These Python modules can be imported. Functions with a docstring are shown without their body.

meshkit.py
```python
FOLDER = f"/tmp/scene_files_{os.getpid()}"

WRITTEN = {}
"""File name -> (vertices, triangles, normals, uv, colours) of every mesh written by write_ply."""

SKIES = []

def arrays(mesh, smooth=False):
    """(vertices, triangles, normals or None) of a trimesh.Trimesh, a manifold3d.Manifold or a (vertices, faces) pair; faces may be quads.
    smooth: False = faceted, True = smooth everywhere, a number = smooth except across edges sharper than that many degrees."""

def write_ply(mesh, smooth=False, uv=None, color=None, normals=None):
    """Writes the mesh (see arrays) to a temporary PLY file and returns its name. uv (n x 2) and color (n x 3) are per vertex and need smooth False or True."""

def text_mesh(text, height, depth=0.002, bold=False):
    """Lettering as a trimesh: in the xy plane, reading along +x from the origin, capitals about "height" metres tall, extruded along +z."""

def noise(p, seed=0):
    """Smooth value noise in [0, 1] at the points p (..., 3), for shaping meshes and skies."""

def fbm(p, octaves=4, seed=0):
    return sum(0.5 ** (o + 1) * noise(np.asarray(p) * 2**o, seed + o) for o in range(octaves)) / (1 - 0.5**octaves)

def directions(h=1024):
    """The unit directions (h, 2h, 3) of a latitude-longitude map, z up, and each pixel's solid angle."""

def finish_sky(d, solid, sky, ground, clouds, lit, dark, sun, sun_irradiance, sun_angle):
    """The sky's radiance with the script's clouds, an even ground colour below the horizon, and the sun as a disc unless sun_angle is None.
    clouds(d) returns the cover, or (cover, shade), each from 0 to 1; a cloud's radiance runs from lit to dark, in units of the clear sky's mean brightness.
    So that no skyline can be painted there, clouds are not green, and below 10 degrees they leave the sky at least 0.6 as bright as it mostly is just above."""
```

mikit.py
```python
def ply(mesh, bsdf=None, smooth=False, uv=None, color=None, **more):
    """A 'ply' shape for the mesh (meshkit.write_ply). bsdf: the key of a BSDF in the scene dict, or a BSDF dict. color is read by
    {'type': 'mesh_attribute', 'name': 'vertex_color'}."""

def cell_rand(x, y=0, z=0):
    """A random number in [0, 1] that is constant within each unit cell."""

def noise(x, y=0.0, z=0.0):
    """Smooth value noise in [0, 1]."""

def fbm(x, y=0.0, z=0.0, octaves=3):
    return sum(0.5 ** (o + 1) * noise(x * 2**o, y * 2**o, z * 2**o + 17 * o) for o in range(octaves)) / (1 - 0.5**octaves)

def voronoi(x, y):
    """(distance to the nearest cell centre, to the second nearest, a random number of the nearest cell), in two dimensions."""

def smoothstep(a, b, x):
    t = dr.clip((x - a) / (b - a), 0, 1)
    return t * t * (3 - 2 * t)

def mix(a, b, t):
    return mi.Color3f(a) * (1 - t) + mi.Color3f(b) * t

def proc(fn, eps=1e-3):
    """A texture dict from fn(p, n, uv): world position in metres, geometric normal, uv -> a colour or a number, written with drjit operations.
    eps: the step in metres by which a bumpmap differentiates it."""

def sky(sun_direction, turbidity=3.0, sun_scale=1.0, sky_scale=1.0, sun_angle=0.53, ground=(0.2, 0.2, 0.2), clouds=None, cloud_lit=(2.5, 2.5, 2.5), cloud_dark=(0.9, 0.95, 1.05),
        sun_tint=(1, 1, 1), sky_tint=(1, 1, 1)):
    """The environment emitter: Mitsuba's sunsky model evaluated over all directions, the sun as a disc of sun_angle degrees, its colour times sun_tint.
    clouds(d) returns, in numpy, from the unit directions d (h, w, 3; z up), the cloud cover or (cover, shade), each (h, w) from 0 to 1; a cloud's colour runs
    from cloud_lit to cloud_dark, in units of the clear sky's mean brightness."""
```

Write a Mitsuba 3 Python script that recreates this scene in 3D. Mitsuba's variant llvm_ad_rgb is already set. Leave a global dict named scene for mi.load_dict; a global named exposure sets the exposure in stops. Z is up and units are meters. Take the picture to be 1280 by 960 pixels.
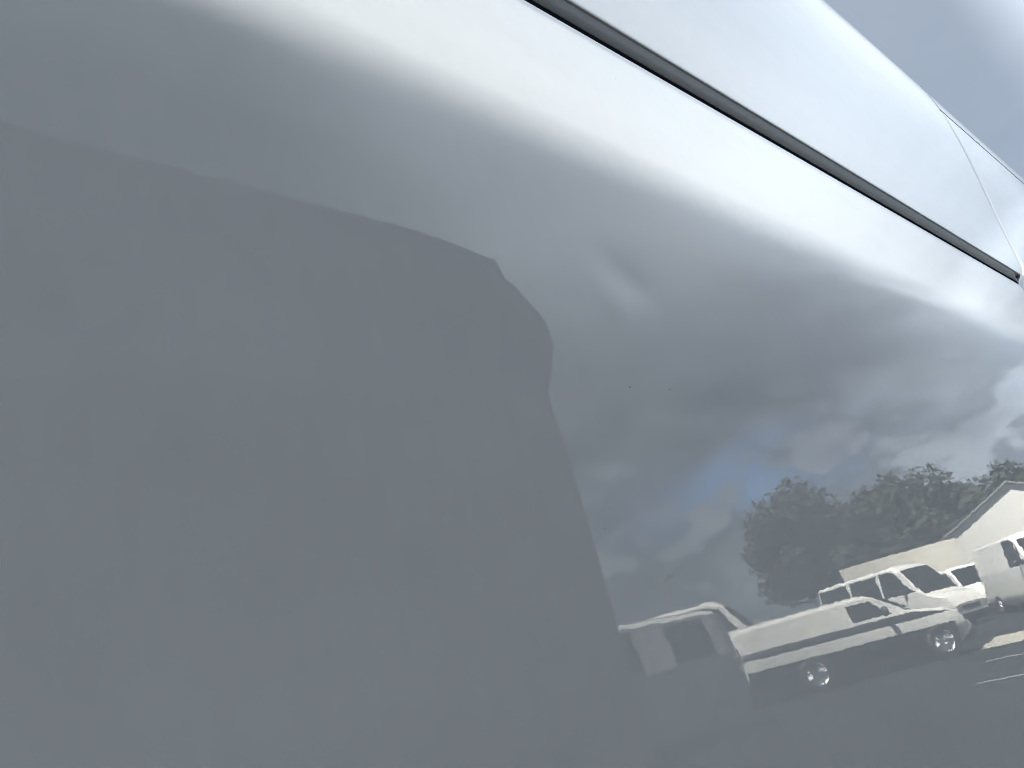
import math, numpy as np, trimesh, mitsuba as mi, mikit, meshkit
from mitsuba import ScalarTransform4f as T
scene, labels = {'type': 'scene'}, {}

# ------------------------------------------------------------------ camera, sky, exposure
HC, D = 1.40, 0.25                      # camera height above the ground, distance from the van's flank
ROLL, PITCH, YAW, F = math.radians(13.5), math.radians(20.8), math.radians(44.3), 960.0
fh = np.array([math.cos(YAW), math.sin(YAW), 0.0]); up = np.array([0, 0, 1.0])
FWD = math.cos(PITCH) * fh + math.sin(PITCH) * up
r0 = np.array([math.sin(YAW), -math.cos(YAW), 0.0]); u0 = np.cross(r0, FWD)
RGT = math.cos(ROLL) * r0 - math.sin(ROLL) * u0
UPV = math.sin(ROLL) * r0 + math.cos(ROLL) * u0
CAM = np.array([0.0, -D, HC])
scene['camera'] = {'type': 'perspective', 'fov': 2 * math.degrees(math.atan(640 / F)), 'fov_axis': 'x', 'near_clip': 0.01, 'far_clip': 2000.0,
                   'to_world': T().look_at(origin=CAM.tolist(), target=(CAM + FWD).tolist(), up=UPV.tolist())}
exposure = 4.48
SUN = (-0.45, 0.032, 0.893)


def step(a, b, x):
    t = np.clip((x - a) / (b - a), 0, 1); return t * t * (3 - 2 * t)


def clouds(d):                          # broken cloud: a bright bank over the car park side, a darker one behind the van
    z = np.maximum(d[..., 2], 0.0)
    q = d / (z[..., None] + 0.22) * np.array([1, 1, 0])
    big = meshkit.fbm(q * 0.9 + np.array([3.1, 7.7, 0.5]), 5, 4)
    fine = meshkit.fbm(q * 2.3 + np.array([1.3, 0.2, 4.0]), 6, 11)
    low = meshkit.fbm(d * np.array([8, 8, 13.0]) + 2.0, 6, 21)
    puff = meshkit.fbm(d * np.array([15, 15, 21.0]) + 5.0, 6, 33)
    lowm = step(0.42, 0.20, z)
    az, el = np.degrees(np.arctan2(d[..., 1], d[..., 0])), np.degrees(np.arcsin(np.clip(d[..., 2], -1, 1)))
    side = step(0.075, -0.075, d[..., 1] + 0.05 * (fine - 0.5))
    high = step(0.30, 0.55, z + 0.16 * (fine - 0.5)) * (1 - 0.85 * step(-42, -62, az + 10 * (big - .5)) * step(0.95, 0.80, z))
    base = 0.900 * (1 - side) + side * (0.79 * (1 - high) + 0.17 * high)
    n = (0.55 * big + 0.45 * fine - 0.5) * (1 - lowm) + lowm * (0.5 * low + 0.5 * puff - 0.5)
    shade = base + n * (0.55 + 0.75 * lowm) * (0.28 + 0.72 * side)

    def bank(a, e, wa, we):             # a cloud mass (or a gap) with ragged edges
        return np.exp(-((az - a + 14 * (puff - .5)) / wa) ** 2 - ((el - e + 9 * (low - .5)) / we) ** 2)
    heap = step(0.49, 0.555, 0.4 * low + 0.6 * puff) * step(15, 8, el + 10 * (low - .5)) * step(0.0, -0.15, d[..., 1])
    shade = shade + 0.10 * bank(-28, 15.5, 12, 4.5) - 0.10 * bank(-16, 9, 8, 3.5) - 0.44 * bank(-9, 19, 7, 6) - 0.55 * heap * (0.6 + 1.6 * (puff - 0.4)) + 0.05 * step(15, 8, el) * side
    cover = 0.97 - 0.55 * bank(-32, 10.2, 7, 1.8) * (1 - heap) - 0.35 * bank(70, 14, 20, 3) - 0.35 * bank(150, 20, 25, 4) - 0.35 * bank(-120, 16, 22, 3)
    return cover, np.clip(shade, 0.0, 1.0)


scene['sky'] = mikit.sky(SUN, turbidity=3, sun_scale=1.0, sky_scale=0.58, sun_angle=1.5, clouds=clouds, cloud_lit=(1.34, 1.50, 1.66), cloud_dark=(0.148, 0.182, 0.230), sun_tint=(0.87, 0.99, 1.11), sky_tint=(0.80, 0.95, 1.15))

# ------------------------------------------------------------------ materials
def tw(b): return {'type': 'twosided', 'b': b}
def rgb(c): return {'type': 'rgb', 'value': list(c)}
def gloss(c): return tw({'type': 'plastic', 'diffuse_reflectance': rgb(c), 'int_ior': 1.5, 'nonlinear': True})
def dull(c, a=0.3): return tw({'type': 'roughplastic', 'diffuse_reflectance': rgb(c), 'alpha': a})


def peel(p, n, uv):                     # orange peel of sprayed paint
    return mikit.noise(p.x * 210, p.y * 210, p.z * 210) + 0.8 * mikit.noise(p.x * 90 + 5, p.y * 90, p.z * 90)


def film(p, n, uv):                     # faint road film on the white paint
    return mi.Color3f(0.645, 0.66, 0.67) * (0.965 + 0.05 * mikit.fbm(p.x * 9, p.y * 9, p.z * 22) + 0.02 * mikit.noise(p.x * 160, p.y * 160, p.z * 40))


scene['m_paint'] = tw({'type': 'bumpmap', 'arbitrary': mikit.proc(peel, 6e-4), 'scale': 5e-6,
                       'b': {'type': 'plastic', 'diffuse_reflectance': mikit.proc(film), 'int_ior': 1.5, 'nonlinear': True}})
scene['m_white'] = gloss((0.80, 0.80, 0.80))
scene['m_cream'] = gloss((0.80, 0.79, 0.755))
scene['m_window'] = gloss((0.012, 0.016, 0.018))
scene['m_rail'] = dull((0.150, 0.166, 0.168), 0.35)
scene['m_black'] = dull((0.012, 0.012, 0.013), 0.3)
scene['m_seal_shade'] = tw({'type': 'diffuse', 'reflectance': rgb((0.010, 0.010, 0.011))})
scene['m_rubber'] = dull((0.018, 0.018, 0.018), 0.5)
scene['m_rim'] = tw({'type': 'roughconductor', 'material': 'Al', 'alpha': 0.25})
scene['m_lamp_glass'] = gloss((0.5, 0.52, 0.54))
scene['m_tail'] = gloss((0.10, 0.012, 0.012))
scene['m_cladding'] = dull((0.33, 0.35, 0.37), 0.25)
scene['m_roofing'] = dull((0.22, 0.23, 0.24), 0.4)
scene['m_post'] = dull((0.25, 0.26, 0.27), 0.3)
scene['m_line'] = dull((0.34, 0.34, 0.32), 0.5)
scene['m_bark'] = dull((0.09, 0.07, 0.05), 0.6)
scene['m_leaf'] = tw({'type': 'diffuse', 'reflectance': mikit.proc(lambda p, n, uv: mikit.mix((0.026, 0.032, 0.027), (0.047, 0.056, 0.043), mikit.fbm(p.x * 0.7, p.y * 0.7, p.z * 0.7)))})
scene['m_asphalt'] = tw({'type': 'diffuse', 'reflectance': mikit.proc(lambda p, n, uv: mi.Color3f(0.015, 0.0175, 0.021) * (0.65 + 0.5 * mikit.fbm(p.x * 0.35, p.y * 0.35) + 0.35 * mikit.noise(p.x * 60, p.y * 60)))})
scene['m_bounce'] = tw({'type': 'diffuse', 'reflectance': mikit.proc(lambda p, n, uv: mi.Color3f(0.105, 0.110, 0.122) * (0.7 + 0.6 * mikit.fbm(p.x * 1.5, p.y * 1.5)))})
scene['m_gravel'] = tw({'type': 'diffuse', 'reflectance': mikit.proc(lambda p, n, uv: mi.Color3f(0.26, 0.25, 0.23) * (0.7 + 0.6 * mikit.noise(p.x * 25, p.y * 25)))})
scene['m_grass'] = tw({'type': 'diffuse', 'reflectance': mikit.proc(lambda p, n, uv: mi.Color3f(0.05, 0.075, 0.03) * (0.6 + 0.8 * mikit.fbm(p.x * 0.4, p.y * 0.4)))})

# ------------------------------------------------------------------ helpers
def numbered(name):
    k, i = name, 0
    while k in scene or k in labels or any(x.startswith(k + '__') for x in scene):
        i += 1; k = f'{name}_{i:03d}'
    return k


def thing(name, label, cat, group=None):
    k = numbered(name); labels[k] = {'label': label, 'category': cat}
    if group: labels[k]['group'] = group
    return k


def part(parent, name, mesh, mat, smooth=30, tf=None, label=None):
    k = numbered(parent + '__' + name)
    s = mikit.ply(mesh, mat, smooth=smooth)
    if tf is not None: s['to_world'] = tf
    scene[k] = s
    if label: labels[k] = {'label': label}
    return k


def struct(name, mesh, mat, smooth=False):
    scene[name] = mikit.ply(mesh, mat, smooth=smooth); labels[name] = {'kind': 'structure'}


def grid(P):                            # (n, m, 3) points -> mesh
    n, m = P.shape[:2]
    a = (np.arange(n - 1)[:, None] * m + np.arange(m - 1)[None]).ravel()
    return trimesh.Trimesh(P.reshape(-1, 3), np.vstack([np.c_[a, a + m, a + m + 1], np.c_[a, a + m + 1, a + 1]]), process=False)


def box(x0, x1, y0, y1, z0, z1):
    return trimesh.creation.box(bounds=[[x0, y0, z0], [x1, y1, z1]])


def cyl(p, q, r, n=24):
    return trimesh.creation.cylinder(radius=r, segment=[p, q], sections=n)


def join(*m): return trimesh.util.concatenate(list(m))


def wheel(parent, x, y, r, w, tf, side):
    t = trimesh.creation.revolve(np.array([[r * .62, -w / 2], [r * .9, -w / 2], [r, -w * .36], [r, w * .36], [r * .9, w / 2], [r * .62, w / 2]]), sections=32)
    hub = trimesh.creation.revolve(np.array([[0, w * .30], [r * .16, w * .30], [r * .2, w * .16], [r * .55, w * .30], [r * .63, w * .42], [r * .63, -w * .4]]), sections=32)
    for i in range(5):
        a = i * 2 * math.pi / 5
        b = trimesh.creation.box((r * .42, r * .13, w * .18)); b.apply_translation((r * .38, 0, w * .36)); b.apply_transform(trimesh.transformations.rotation_matrix(a, (0, 0, 1))); hub = join(hub, b)
    M = trimesh.transformations.rotation_matrix(math.pi / 2 * (1 if side < 0 else -1), (1, 0, 0)); M[:3, 3] = (x, y, r)
    t.apply_transform(M); hub.apply_transform(M)
    k = part(parent, 'wheel', t, 'm_rubber', 40, tf)
    part(k, 'rim', hub, 'm_rim', 40, tf)


# ------------------------------------------------------------------ the panel van whose flank fills the picture
# local frame: x along the van towards its nose, y = 0 at the flank where the camera looks, body towards +y, z up
RZ0, ZU0, OUT = 0.556, 0.5954, 0.0     # rail lip and lower edge of the upper panel above camera height; OUT = how far the upper panel stands proud
def profile(th_knots, z0, z1, y0, dz):
    zz = np.arange(z0, z1 + dz / 2, dz); k = np.array(th_knots)
    th = np.radians(np.interp(zz, k[:, 0], k[:, 1]))
    y = y0 + np.concatenate([[0], np.cumsum(np.tan((th[1:] + th[:-1]) / 2) * np.diff(zz))])
    return zz, y


LOW = [(-1.0, 0), (-0.85, 1), (-0.78, -1), (-0.5, -0.4), (-0.2, 0.4), (0.0, 0.6), (0.20, 0.6), (0.255, 0.9), (0.308, 3.4), (0.338, 9.0), (0.366, 12.5), (0.42, 12.5), (0.50, 11.5), (0.546, 11), (0.549, 9.0), (0.554, 9.0)]
zl, yl = profile(LOW, -0.85, 0.554, 0.0, 0.004)
yl = yl - np.interp(0.12, zl, yl)
YR = yl[-1]                             # y at the lip
YU = YR - OUT
UPP = [(ZU0, 7.5), (0.72, 6.5), (0.85, 4.5), (1.0, 3.2), (1.15, 3.0), (1.28, 4.5), (1.38, 8), (1.43, 12), (1.46, 20), (1.51, 40), (1.53, 50)]
zu, yu = profile(UPP, ZU0 + 0.004, 1.53, YU, 0.004)
W2 = 0.98                               # half width of the van
ang = np.radians(np.linspace(50, 89, 14))
ry, rz = [yu[-1]], [zu[-1]]             # roof turns over to the centre line
for a in ang:
    s = 0.012 if a < 1.4 else 0.03
    ry.append(ry[-1] + s * math.sin(a)); rz.append(rz[-1] + s * math.cos(a))
ry.append(W2); rz.append(rz[-1] + 0.03)
ROOF_Z = rz[-1]
XREAR, XNOSE = -1.6, 5.5


def seam_x(z):                          # front door shut line, z above camera height
    return np.interp(z, [-0.9, 0.3, 0.50, 0.556, 0.595, 0.629, 0.70, 0.795, 0.90, 1.013, 1.10, 1.183, 1.255, 1.325], [1.86, 1.86, 1.90, 1.94, 2.005, 2.075, 2.145, 2.223, 2.30, 2.370, 2.415, 2.450, 2.472, 2.487])


def roof_line(x):                       # height of the top of the body along the van, above the ground
    xs = [XREAR, 3.9, 4.1, 4.8, 4.95, 5.4, 5.5]; hs = [1, 1, 0.985, 0.50, 0.455, 0.36, 0.22]
    return np.interp(x, xs, hs)


def plan(x):
    return np.interp(x, [XREAR, XREAR + .05, XREAR + .2, 3.75, 4.95, 5.35, 5.5], [0.955, 0.985, 1.0, 1.0, 0.965, 0.90, 0.80])


def deform(P):                          # squash the straight body into cab, windscreen and bonnet; P: x, y, z above camera height
    P = P.copy(); x = P[..., 0]
    zg = P[..., 2] + HC; zb = 0.95; k = roof_line(x); top = ROOF_Z + HC
    P[..., 2] = np.where(zg > zb, zb + (zg - zb) * (k * (top - zb) if False else k), zg)
    P[..., 1] = W2 + (P[..., 1] - W2) * plan(x)
    return P


def dent(x, z):
    y = np.zeros_like(x)
    for (cx, cz, sx, sz, rot, a) in DENTS:
        c, s = math.cos(math.radians(rot)), math.sin(math.radians(rot))
        u, v = (x - cx) * c + (z - cz) * s, -(x - cx) * s + (z - cz) * c
        y = y + a * np.exp(-0.5 * (u / sx) ** 2 - 0.5 * (v / sz) ** 2)
    y = y + 0.00012 * np.sin(x * 17 + 1.0) * np.exp(-((z - 0.2) / 0.10) ** 2)
    return y


DENTS = [(0.2611, 0.1598, 0.0215, 0.0370, 63.3, 0.000564), (0.2532, 0.2044, 0.0256, 0.0189, 36.5, -0.0006), (0.2844, 0.1857, 0.0086, 0.0290, 23.3, 0.000065), (0.386, 0.224, 0.016, 0.012, -25, 0.00095), (0.360, 0.203, 0.010, 0.016, 20, -0.00034)]


def panel_van(label, tf, dented):
    v = thing('panel_van', label, 'van')
    mir = np.array([1, -1, 1.0])
    def both(name, P, mat, smooth=True, near=True):
        Q = deform(P); part(v, name, grid(Q), mat, smooth, tf)
        far = Q.copy(); far[..., 1] = 2 * W2 - far[..., 1]; part(v, name, grid(far[:, ::-1]), mat, smooth, tf)
    fx = 0.004 if dented else 0.05
    # lower flank, from tail to door seam
    def strip(zz, yy, x0, x1, n, edge=None, d=False, round_front=False):
        X = np.empty((len(zz), n)); t = np.linspace(0, 1, n)
        for i, z in enumerate(zz):
            X[i] = x0 + ((edge(z) if edge else x1) - x0) * t
        P = np.stack([X, np.repeat(np.asarray(yy)[:, None], n, 1), np.repeat(np.asarray(zz)[:, None], n, 1)], -1)
        if d: P[..., 1] += dent(P[..., 0], P[..., 2])
        return P
    n = 760 if dented else 60
    zlip = RZ0 + np.array([-0.0010, 0.0, 0.0008, 0.0008, 0.0]); ylip = YR + np.array([0.0006, 0.002, 0.0045, 0.010, 0.022])
    za, ya = np.r_[zl, zlip], np.r_[yl, ylip]
    if not dented: za, ya = np.r_[zl[::6], zlip], np.r_[yl[::6], ylip]
    P = deform(strip(za, ya, XREAR, None, n, lambda z: seam_x(z), dented))
    part(v, 'side_panel', grid(P), 'm_paint', True, tf, 'white lower side panel with a shallow dent below the shoulder crease' if dented else None)
    Q = deform(strip(za[::3], ya[::3], XREAR, None, 40, lambda z: seam_x(z))); Q[..., 1] = 2 * W2 - Q[..., 1]
    part(v, 'side_panel', grid(Q), 'm_paint', True, tf)
    if dented:                          # a few specks of dirt on the paint
        rng = np.random.default_rng(8)
        for x, z, r in [(.352, .143, .00045), (.392, .145, .00035)] + [(rng.uniform(.1, 1.4), rng.uniform(-.2, .5), rng.uniform(.00018, .00032)) for _ in range(16)]:
            e = trimesh.creation.icosphere(1, r); e.apply_scale((1.4, .5, 1)); e.apply_translation((x, np.interp(z, zl, yl) + float(dent(np.array(x), np.array(z))), HC + z)); part(v, 'dirt_speck', e, 'm_black', True, tf)
    # rail channel: plastic back strip with a black recess under it
    zc = np.array([0.545, 0.566, 0.570, 0.573, 0.585, 0.598]); yc = YR + np.array([0.022, 0.021, 0.0120, 0.0055, 0.0028, 0.0015])
    both('sliding_rail', strip(zc, yc, XREAR + .3, None, 40, lambda z: seam_x(0.575) - 0.012), 'm_rail')
    both('rail_shade_line', strip(np.array([0.558, 0.5695]), np.array([YR + .0046, YR + .0046]), XREAR, None, 6, lambda z: seam_x(0.575) - .012), 'm_seal_shade')  # matte black strip painting in the dark shade above the lip
    both('rail_recess', strip(np.array([0.535, 0.68]), np.array([YR + .03, YR + .03]), XREAR, None, 6, lambda z: seam_x(0.575)), 'm_black')
    cap = trimesh.creation.capsule(height=0.012, radius=0.011, count=[16, 16]); cap.apply_translation((seam_x(.58) - .012, YR + .016, HC + RZ0 + 0.030))
    part(v, 'rail_end_cap', cap, 'm_white', True, tf)
    # upper flank with rolled lower edge
    zr_ = np.array([ZU0 + .080, ZU0 + .012, ZU0 + .001, ZU0, ZU0 + 0.0012]); yr_ = YU + np.array([0.030, 0.006, 0.0025, 0.0006, 0.0])
    zz, yy = np.r_[zr_, zu], np.r_[yr_, yu]
    both('upper_panel', strip(zz, yy, XREAR, None, 200 if dented else 50, lambda z: seam_x(z)), 'm_paint')
    # roof
    both('roof', strip(np.array(rz), np.array(ry), XREAR, XNOSE - 1.4, 80), 'm_paint')
    # front door and cab side behind the seam: groove, rolled edge, then skin up to the nose
    zd, yd = np.r_[zl[::6], [0.575]], np.r_[yl[::6], [YR]]
    zd, yd = np.r_[zd, zu], np.r_[yd, yu]
    def door(z0, z1, x1, name, mat):
        m = (zd >= z0) & (zd <= z1); Z, Y = zd[m], yd[m]
        t = np.r_[0, 0, np.linspace(0, 1, 40)]
        X = np.array([(seam_x(z) + .004) + (x1 - seam_x(z)) * t for z in Z])
        X[:, 1] += 0.0; X[:, 2] += 0.009
        YY = np.repeat(Y[:, None], 42, 1); YY[:, 0] += 0.02; YY[:, 1] += 0.006
        return np.stack([X, YY, np.repeat(Z[:, None], 42, 1)], -1)
    both('front_door', door(-0.9, 1.322, 4.4, '', ''), 'm_paint', 40)
    mg = (zd > 1.24)
    # dark joint behind the seam
    X = np.array([[seam_x(z) - .02, seam_x(z) + .03] for z in zd]); YY = np.repeat(yd[:, None] + .014, 2, 1)
    both('door_seal', np.stack([X, YY, np.repeat(zd[:, None], 2, 1)], -1), 'm_black')
    both('header_seal', strip(np.array([1.3215, 1.3305]), np.interp([1.3215, 1.3305], zu, yu) + .0008, 2.49, XNOSE - 1.4, 30), 'm_seal_shade')
    # header above the door, and nose
    both('roof_rail', strip(np.r_[1.330, 1.331, zu[zu > 1.331]], np.r_[np.interp(1.330, zu, yu) + .012, np.interp(1.331, zu, yu), yu[zu > 1.331]], 2.50, XNOSE - 1.4, 40), 'm_paint', 40)
    zn, yn = np.r_[zd, rz[1:]], np.r_[yd, ry[1:]]
    both('nose', strip(zn, yn, 4.404, XNOSE, 30), 'm_paint')
    sect = strip(zn, yn, XNOSE - .001, XNOSE, 2)
    Q = deform(sect)[:, 1]; far = Q.copy(); far[:, 1] = 2 * W2 - far[:, 1]
    part(v, 'grille', grid(np.stack([Q, far], 1)), 'm_black', False, tf)
    # windscreen and side windows
    xs = np.linspace(4.15, 4.77, 12); t = np.linspace(0.16, 1.84, 14)
    H = lambda x: 0.95 + (ROOF_Z + HC - .95) * roof_line(x) + 0.008
    P = np.array([[(x, W2 + (tt - 1) * W2 * (0.90 - .10 * (4.77 - x)), H(x) - 0.05 * (tt - 1) ** 2 * 1.0 + .004) for tt in t] for x in xs])
    part(v, 'windscreen', grid(P), 'm_window', True, tf)
    # rear doors
    for s in (0, 1):
        Q = deform(strip(zn, yn, XREAR, XREAR + .001, 2))[:, 0]
        Q = Q[np.r_[0:len(Q):3, len(Q) - 1]]
        if s: Q = Q.copy(); Q[:, 1] = 2 * W2 - Q[:, 1]
        C = Q.copy(); C[:, 1] = W2 + (-0.004 if not s else 0.004); C[:, 0] -= 0.02
        k = part(v, 'rear_door', grid(np.stack([Q, C], 1)), 'm_paint', False, tf)
        y0, y1 = (0.22, 0.90) if not s else (1.06, 1.74)
        part(k, 'handle', box(XREAR - .05, XREAR - .015, *((0.80, 0.92) if not s else (1.04, 1.16)), 1.02, 1.07), 'm_black', False, tf)
        part(v, 'tail_lamp', box(XREAR - .03, XREAR + .02, *((0.06, 0.16) if not s else (1.80, 1.90)), 0.95, 1.35), 'm_tail', False, tf)
    part(v, 'rear_bumper', trimesh.creation.box((0.16, 1.86, 0.20), transform=trimesh.transformations.translation_matrix((XREAR + .02, W2, .50))), 'm_black', False, tf)
    part(v, 'front_bumper', trimesh.creation.box((0.20, 1.60, 0.30), transform=trimesh.transformations.translation_matrix((XNOSE - .04, W2, .48))), 'm_black', False, tf)
    part(v, 'underbody', box(XREAR + .1, XNOSE - .2, .12, 2 * W2 - .12, .30, .62), 'm_black', False, tf)
    for x in (-0.7, 4.45):
        for s in (-1, 1): wheel(v, x, 0.13 if s < 0 else 2 * W2 - .13, .35, .24, tf, s)
    return v


van = panel_van('white panel van filling the picture, dented flank under a dark sliding door rail', None, True)

# ------------------------------------------------------------------ ground
struct('ground', grid(np.array([[(-600, -600, -.02), (600, -600, -.02)], [(-600, 600, -.02), (600, 600, -.02)]], float)), 'm_grass')
struct('car_park', grid(np.array([[(-40, -26, 0), (60, -26, 0)], [(-40, 25, 0), (60, 25, 0)]], float)), 'm_asphalt')


# ------------------------------------------------------------------ the rest of the car park (seen mirrored in the paint)
def spot(az, dist):                     # a place in the car park by bearing and distance from the flank
    a = math.radians(az); return np.array([dist * math.cos(a), D - dist * math.sin(a), 0.0])


def heading(az, beta):                  # 0 = side on, nose to the right; 90 = nose towards the dented van
    a, b = math.radians(az), math.radians(beta)
    v = math.cos(b) * np.array([math.sin(a), math.cos(a)]) + math.sin(b) * np.array([-math.cos(a), math.sin(a)])
    return math.degrees(math.atan2(v[1], v[0]))


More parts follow.
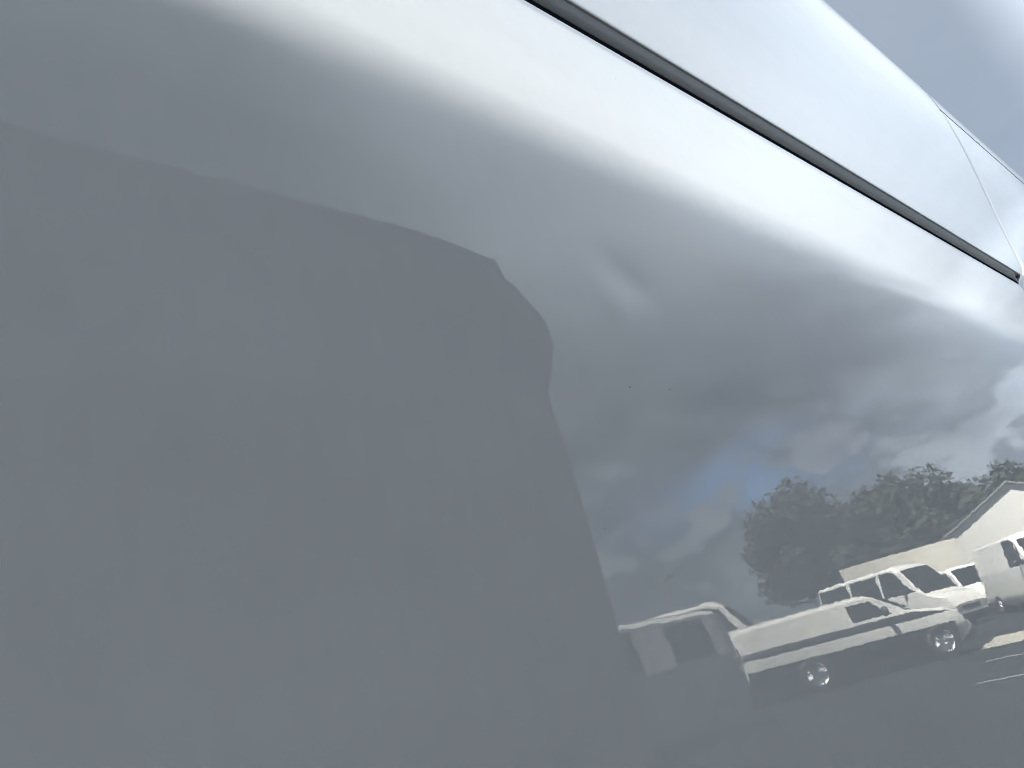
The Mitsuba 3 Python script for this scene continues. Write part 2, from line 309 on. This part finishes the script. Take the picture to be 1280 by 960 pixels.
def vehicle(name, label, cat, az, dist, beta, top, width, belt, mat, windows, screen, rear_glass=False, wheels=(-1.4, 1.4), r=.33, tumble=.12, group=None, yaw=None, shoulder=0.0, bands=()):
    v = thing(name, label, cat, group)
    p = spot(az, dist); tf = T().translate(p.tolist()).rotate([0, 0, 1], heading(az, beta) if yaw is None else yaw)
    top = np.array(top, float); xs = np.linspace(top[0, 0], top[-1, 0], 61); zt = np.interp(xs, top[:, 0], top[:, 1])
    zt = np.convolve(np.r_[zt[0], zt, zt[-1]], [.25, .5, .25], 'valid')
    e = np.minimum(xs - xs[0], xs[-1] - xs); hw = width / 2 * (1 - 0.14 * np.clip(1 - e / 0.6, 0, 1) ** 2)
    def bl(z): return np.minimum(belt, z - 0.06)
    def inset(z): return tumble * np.clip((z - belt) / 0.7, 0, 1.2)
    S = []
    for x, z, h in zip(xs, zt, hw):
        b, t = bl(z), inset(z)
        half = [(h * .90, .24), (h * .985, .42), (h, .62 if b > .7 else b * .8), (h * .995, b - .02), (h - t * .05 - .01, b + .0), (h - t * .85, max(z - .10, b + .01)), (h - t - .05, z - .03), (h * .6, z + .005), (0, z + .02)]
        if shoulder:
            half[0:5] = [(h * .84, .24), (h * .93, .40), (h * .985, .55), (h, min(.66, b - .12)), (h - shoulder * .45, b - .07)]; half.insert(5, (h - shoulder, b))
            half[6:] = [(max(y - shoulder, 0), q) for y, q in half[6:]]
        half = [(max(y, 0), q) for y, q in half]
        S.append([(x, y, q) for y, q in half] + [(x, -y, q) for y, q in half[-2::-1]])
    S = np.array(S); body = grid(S)
    caps = []
    for q in (S[0], S[-1]):
        n = len(q) // 2 + 1; caps.append(grid(np.stack([q[:n], q[::-1][:n]], 1)))
    part(v, 'body', join(body, *caps), mat, 28, tf)
    Z = lambda x: np.interp(x, xs, zt); Hh = lambda x: np.interp(x, xs, hw)
    for (xa, xb, xc, xd) in windows:     # bottom rear, bottom front, top front, top rear
        for s in (1, -1):
            P = []
            for f in np.linspace(0, 1, 6):
                row = []
                for g in np.linspace(0, 1, 9):
                    x = (xa * (1 - g) + xb * g) * (1 - f) + (xd * (1 - g) + xc * g) * f
                    zb, zz = belt + .05, Z(x) - .15; q = zb + (max(zz, zb + .01) - zb) * f
                    y = Hh(x) - inset(Z(x)) * (.05 + .80 * (q - belt) / max(Z(x) - .1 - belt, .1)) + .006 - shoulder
                    row.append((x, s * y, q))
                P.append(row)
            part(v, 'side_window', grid(np.array(P)), 'm_window', True, tf)
    x0, x1 = screen
    P = np.array([[(x, yy * (Hh(x) - inset(Z(x)) - .07), Z(x) + .02 - .012 * yy * yy * 2 + .012) for yy in np.linspace(-1, 1, 9)] for x in np.linspace(x0, x1, 9)])
    part(v, 'windscreen', grid(P), 'm_window', True, tf)
    for z0, z1 in bands:                 # black bands painting in the shade along the flanks
        for sd in (1, -1):
            P = []
            for q in S[2:-4]:
                hp = q[:len(q) // 2 + 1]; zz = np.linspace(z0, min(z1, hp[:, 2].max() - .12), 5)
                P.append([(q[0, 0], sd * (np.interp(c, hp[:, 2], hp[:, 1]) + .008), c) for c in zz])
            part(v, 'shade_band', grid(np.array(P)), 'm_black', True, tf)
    xe, xn = xs[0], xs[-1]
    if rear_glass:
        z = Z(xe + .05); part(v, 'rear_window', box(xe - .012, xe + .01, -width * .36, width * .36, belt + .1, z - .2), 'm_window', False, tf)
    for s in (1, -1):
        yy = sorted((s * width * .28, s * width * .41))
        part(v, 'headlight', box(xn - .16, xn + .012, *yy, Z(xn) - .18, Z(xn) - .03), 'm_lamp_glass', False, tf)
        yy = sorted((s * width * .36, s * width * .43))
        part(v, 'tail_lamp', box(xe - .012, xe + .1, *yy, belt - .32, belt + .02), 'm_tail', False, tf)
        m = trimesh.creation.icosphere(2, 1.0); m.apply_scale((.07, .11, .10)); m.apply_translation((x0 - .05 if x0 > x1 else x0, s * (width / 2 + .10), belt + .12)); part(v, 'wing_mirror', m, 'm_black', True, tf)
        for x in wheels: wheel(v, x, s * (width / 2 - .09), r, .22, tf, 1 if s > 0 else -1)
    part(v, 'grille', box(xn - .1, xn + .015, -width * .25, width * .25, Z(xn) - .20, Z(xn) - .06), 'm_black', False, tf)
    part(v, 'front_bumper', box(xn - .25, xn + .05, -width * .42, width * .42, .24, .44), 'm_black', False, tf)
    part(v, 'rear_bumper', box(xe - .05, xe + .2, -width * .42, width * .42, .28, .48), 'm_black', False, tf)
    part(v, 'underbody', box(xe + .25, xn - .3, -width * .36, width * .36, .16, .40), 'm_black', False, tf)
    return v


SMALL = [(-2.45, .95), (-2.43, 1.55), (-2.2, 1.70), (.15, 1.74), (.55, 1.66), (1.35, 1.10), (2.15, .90), (2.3, .62)]
BIG = [(-2.8, 1.0), (-2.78, 2.25), (-2.6, 2.46), (.9, 2.50), (1.25, 2.36), (2.0, 1.30), (2.7, 1.08), (2.85, .7)]
PICKUP = [(-2.6, .90), (-2.58, 1.46), (-2.4, 1.60), (.2, 1.66), (.65, 1.66), (.9, 1.58), (1.5, 1.16), (2.3, 1.04), (2.6, .90), (2.68, .6)]
BOXTOP = 2.66
MID = [(-2.5, 1.0), (-2.48, 1.85), (-2.3, 2.02), (.8, 2.05), (1.1, 1.94), (1.8, 1.22), (2.45, 1.02), (2.55, .65)]
vehicle('pickup_truck', 'long white pickup with a blank white canopy behind its cab, nearest of the mirrored row', 'pickup truck', 27.4, 19.6, 0, PICKUP, 1.90, 1.10, 'm_white', [(.15, 1.1, .72, .15)], (.85, 1.5), wheels=(-1.0, 1.9), r=.36, yaw=40, shoulder=.09, tumble=.10, bands=((.93, 1.08), (.26, .70)))
vehicle('compact_van', 'small white van just behind the cab of the long white pickup', 'van', 27.2, 25.0, 20, SMALL, 1.80, 1.05, 'm_white', [(-1.9, 0, 0, -1.9), (.05, 1.1, .75, .05)], (.52, 1.30), wheels=(-1.45, 1.45))
vehicle('crew_van', 'white van with big dark side windows behind the nose of the long white pickup', 'van', 23.0, 33.0, 38, BIG, 1.98, 1.45, 'm_white', [(-2.5, -1.1, -1.1, -2.5), (-1.0, .3, .3, -1.0), (.4, 1.75, 1.15, .4)], (1.3, 1.98), wheels=(-1.6, 1.9))
vehicle('parked_van', 'white van seen nose on between the windowed van and the white shed', 'van', 19.0, 38.0, 62, MID, 1.92, 1.25, 'm_white', [(.2, 1.5, .95, .2)], (1.1, 1.78), wheels=(-1.4, 1.6))
vehicle('delivery_van', 'tall white van nose on in front of the gabled white shed', 'van', 14.8, 33.0, 66, BIG, 2.0, 1.45, 'm_white', [(.4, 1.75, 1.15, .4)], (1.3, 1.98), wheels=(-1.6, 1.9))
vehicle('high_van', 'tall white van with a rounded cab left of the long white pickup', 'van', 36.6, 22.5, 10, BIG, 2.0, 1.45, 'm_white', [(.4, 1.75, 1.15, .4)], (1.3, 1.98), wheels=(-1.6, 1.9))
vehicle('mid_van', 'shaded white van pointing the other way beside the end of the close box van', 'van', 42.6, 13.2, 0, MID, 1.92, 1.25, 'm_white', [(-1.7, -.6, -.6, -1.7), (.2, 1.5, .95, .2)], (1.1, 1.78), rear_glass=True, wheels=(-1.4, 1.6), yaw=180)

t = thing('box_van', 'white box van with tall plain sides parked close alongside the dented van', 'van')
BX0, BX1, BY = -3.2, 1.605, -1.15
tf = None
bxm = trimesh.creation.extrude_polygon(__import__('shapely').geometry.box(BX0 + .03, -2.1 + .03, BX1 - .03, -.03).buffer(.03, quad_segs=5), BOXTOP - .62)
bxm.apply_translation((0, BY, .62)); part(t, 'cargo_box', bxm, 'm_white', 30)
part(t, 'roof', box(BX0 + .1, BX1 - .1, BY - 2.0, BY - .1, BOXTOP + .003, BOXTOP + .02), 'm_white', False)
for s, y in ((-1, BY - 1.62), (1, BY - .48)):
    k = part(t, 'rear_door', box(BX1, BX1 + .025, y - .46, y + .46, .75, BOXTOP - .12), 'm_white', False)
    part(k, 'lock_rod', cyl((BX1 + .045, y + .3 * -s, .78), (BX1 + .045, y + .3 * -s, BOXTOP - .15), .014, 10), 'm_post', 30)
for y in (BY - .2, BY - 1.9): part(t, 'tail_lamp', box(BX1 - .02, BX1 + .03, y - .06, y + .06, .52, .72), 'm_tail', False)
part(t, 'chassis', box(BX0 - .9, BX1 - .05, BY - 1.5, BY - .6, .42, .61), 'm_black', False)
part(t, 'side_skirt', box(BX0 + 1.2, BX1 - 1.6, BY - .06, BY - .03, .30, .60), 'm_white', False)
cabm = trimesh.convex.convex_hull(np.array([(x, y, z) for y in (BY - 2.0, BY - .1) for x, z in ((BX0 - .02, .45), (BX0 - .02, 2.15), (BX0 - .55, 2.1), (BX0 - 1.25, 1.25), (BX0 - 1.85, 1.05), (BX0 - 1.95, .45))]))
part(t, 'cab', cabm, 'm_white', False)
part(t, 'windscreen', grid(np.array([[(BX0 - .60, BY - 1.9, 2.08), (BX0 - .60, BY - .2, 2.08)], [(BX0 - 1.24, BY - 1.9, 1.30), (BX0 - 1.24, BY - .2, 1.30)]])), 'm_window', False)
part(t, 'side_window', grid(np.array([[(BX0 - .25, BY - .095, 1.98), (BX0 - .6, BY - .095, 1.98)], [(BX0 - .25, BY - .095, 1.3), (BX0 - 1.1, BY - .095, 1.3)]])), 'm_window', False)
for x in (BX0 - 1.2, BX1 - 1.0):
    for q, y in ((1, BY - .2), (-1, BY - 1.9)): wheel(t, x, y, .36, .24, None, q)

t = thing('box_truck', 'cream box truck in front of the trees, left of the gabled shed', 'truck')
p = spot(20.4, 42); tf = T().translate(p.tolist()).rotate([0, 0, 1], heading(20.4, 4))
part(t, 'cargo_box', trimesh.creation.box((5.2, 2.4, 2.25), transform=trimesh.transformations.translation_matrix((-1.0, 0, 2.2))), 'm_cream', False, tf)
part(t, 'chassis', box(-3.5, 3.2, -.5, .5, .6, .95), 'm_black', False, tf)
cab = trimesh.convex.convex_hull(np.array([(x, y, z) for y in (-1.05, 1.05) for x, z in ((1.75, .6), (1.75, 2.5), (2.6, 2.5), (3.3, 1.5), (3.5, 1.3), (3.5, .5))]))
part(t, 'cab', cab, 'm_white', False, tf)
part(t, 'windscreen', grid(np.array([[(2.66, -.95, 2.46), (2.66, .95, 2.46)], [(3.30, -.95, 1.54), (3.30, .95, 1.54)]])), 'm_window', False, tf)
for s in (1, -1):
    for x in (-2.3, 2.6): wheel(t, x, s * .95, .42, .26, tf, s)

b = thing('shed', 'white gabled shed behind the tall van, in front of the trees', 'building')
p = spot(14.2, 60); tf = T().translate(p.tolist()).rotate([0, 0, 1], heading(14.2, 0))
hwid, eave, ridge = 5.2, 2.9, 5.4
wall = trimesh.creation.extrude_polygon(__import__('shapely').geometry.Polygon([(-hwid, 0), (hwid, 0), (hwid, eave), (0, ridge), (-hwid, eave)]), 14)
wall.apply_transform(np.array([[1, 0, 0, 0], [0, 0, -1, 0], [0, 1, 0, 0], [0, 0, 0, 1.0]]))
wall.apply_translation((0, 14 if wall.bounds[0][1] < -1 else 0, 0))
part(b, 'wall', wall, 'm_white', False, tf)
for s in (1, -1):
    rf = trimesh.creation.box((math.hypot(hwid + .3, (ridge - eave) * (hwid + .3) / hwid), 14.4, .08)); a = math.atan2(ridge - eave, hwid)
    rf.apply_transform(trimesh.transformations.rotation_matrix(s * a, (0, 1, 0))); rf.apply_translation((s * (hwid + .3) / 2, 7, (ridge + eave - .3 * math.tan(a)) / 2 + .06))
    part(b, 'roof', rf, 'm_roofing', False, tf)
for x in np.arange(-4.9, 5.0, .35): part(b, 'cladding_rib', box(x - .02, x + .02, -.03, -.003, .05, eave + (ridge - eave) * (1 - abs(x) / hwid) - .12), 'm_white', False, tf)
for x in (-3.6, 3.2): part(b, 'window', box(x - .55, x + .55, -.05, -.02, 1.2, 2.2), 'm_window', False, tf)
part(b, 'roller_door', box(-1.6, 1.6, -.03, .03, 0, 2.8), 'm_cladding', False, tf)

def tree(label, az, dist, h, w, seed, group=None):
    k = thing('tree', label, 'tree', group); rng = np.random.default_rng(seed)
    p = spot(az, dist); tf = T().translate(p.tolist())
    limbs = [trimesh.creation.revolve(np.array([[.34, 0], [.26, h * .2], [.16, h * .5], [.04, h * .8], [0, h * .8]]), sections=12)]
    cl = []
    for i in range(34):
        u = rng.normal(size=3); u /= np.linalg.norm(u); rr = rng.uniform(.35, .92) ** .6
        c = np.array([0, 0, h * .55]) + np.sign(u) * np.abs(u) ** .8 * rr * np.array([w / 2, w / 2, h * .36]); cl.append((c, rng.uniform(.13, .20) * w))
        if i % 3 == 0: limbs.append(cyl((0, 0, h * .25), c, .06, 6))
    part(k, 'trunk', join(*limbs), 'm_bark', True, tf)
    V, Fc = [], []
    for c, rad in cl:
        n = 460; d = rng.normal(size=(n, 3)); d /= np.linalg.norm(d, axis=1, keepdims=True)
        q = c + d * rad * rng.uniform(.55, 1.08, (n, 1)); a = rng.normal(size=(n, 3)); a /= np.linalg.norm(a, axis=1, keepdims=True); bb = np.cross(a, d); s = rng.uniform(.14, .32, (n, 1))
        base = sum(map(len, V)); V.append(np.stack([q - a * s, q + bb * s * .6, q + a * s, q - bb * s * .6], 1).reshape(-1, 3)); i = base + np.arange(n)[:, None] * 4
        Fc += [i + np.array([[0, 1, 2]]), i + np.array([[0, 2, 3]])]
    part(k, 'crown', trimesh.Trimesh(np.vstack(V), np.vstack(Fc), process=False), 'm_leaf', False, tf)


tree('big round dark tree standing alone left of the other trees', 25.7, 50, 9.2, 8.2, 1)
tree('dark tree behind the cream box truck', 19.8, 56, 9.2, 9.0, 2)
tree('dark tree behind the gable of the white shed', 15.2, 64, 8.7, 9.0, 3)
tree('dark tree farthest along the row, beyond the white shed', 10.6, 68, 7.9, 8.5, 4)
k = thing('lamp_post', 'thin grey lamp post rising left of the tall rounded van', 'lamp post'); tf = T().translate(spot(36.9, 30).tolist())
part(k, 'post', cyl((0, 0, 0), (0, 0, 4.1), .06), 'm_post', 30, tf); part(k, 'lamp_head', box(-.1, .5, -.1, .1, 4.08, 4.2), 'm_post', False, tf)

struct('bounce_floor', grid(np.array([[(-6, -2.2, .004), (0.7, -2.2, .004)], [(-6, 3.0, .004), (0.7, 3.0, .004)]])), 'm_bounce')  # added pale patch, out of view, bounces sunlight onto the left of the flank
struct('verge', grid(np.array([[spot(19.5, 20.0), spot(12, 20.0)], [spot(18.5, 23), spot(11, 23)]]) + np.array([0, 0, .004])), 'm_gravel')
for where, az0, az1, dist in (('nearest the dented van', 20.5, 14.0, 13.8), ('second from the dented van', 19.5, 14.0, 17.0)):
    k = thing('parking_line', 'white painted bay line on the asphalt, ' + where, 'road marking', 'white bay lines across the car park')
    a, e = spot(az0, dist), spot(az1, dist); n = np.array([-(e - a)[1], (e - a)[0], 0]); n *= .11 / np.linalg.norm(n)
    scene[k] = mikit.ply(grid(np.array([[a, a + n], [e, e + n]]) + np.array([0, 0, .008])), 'm_line')
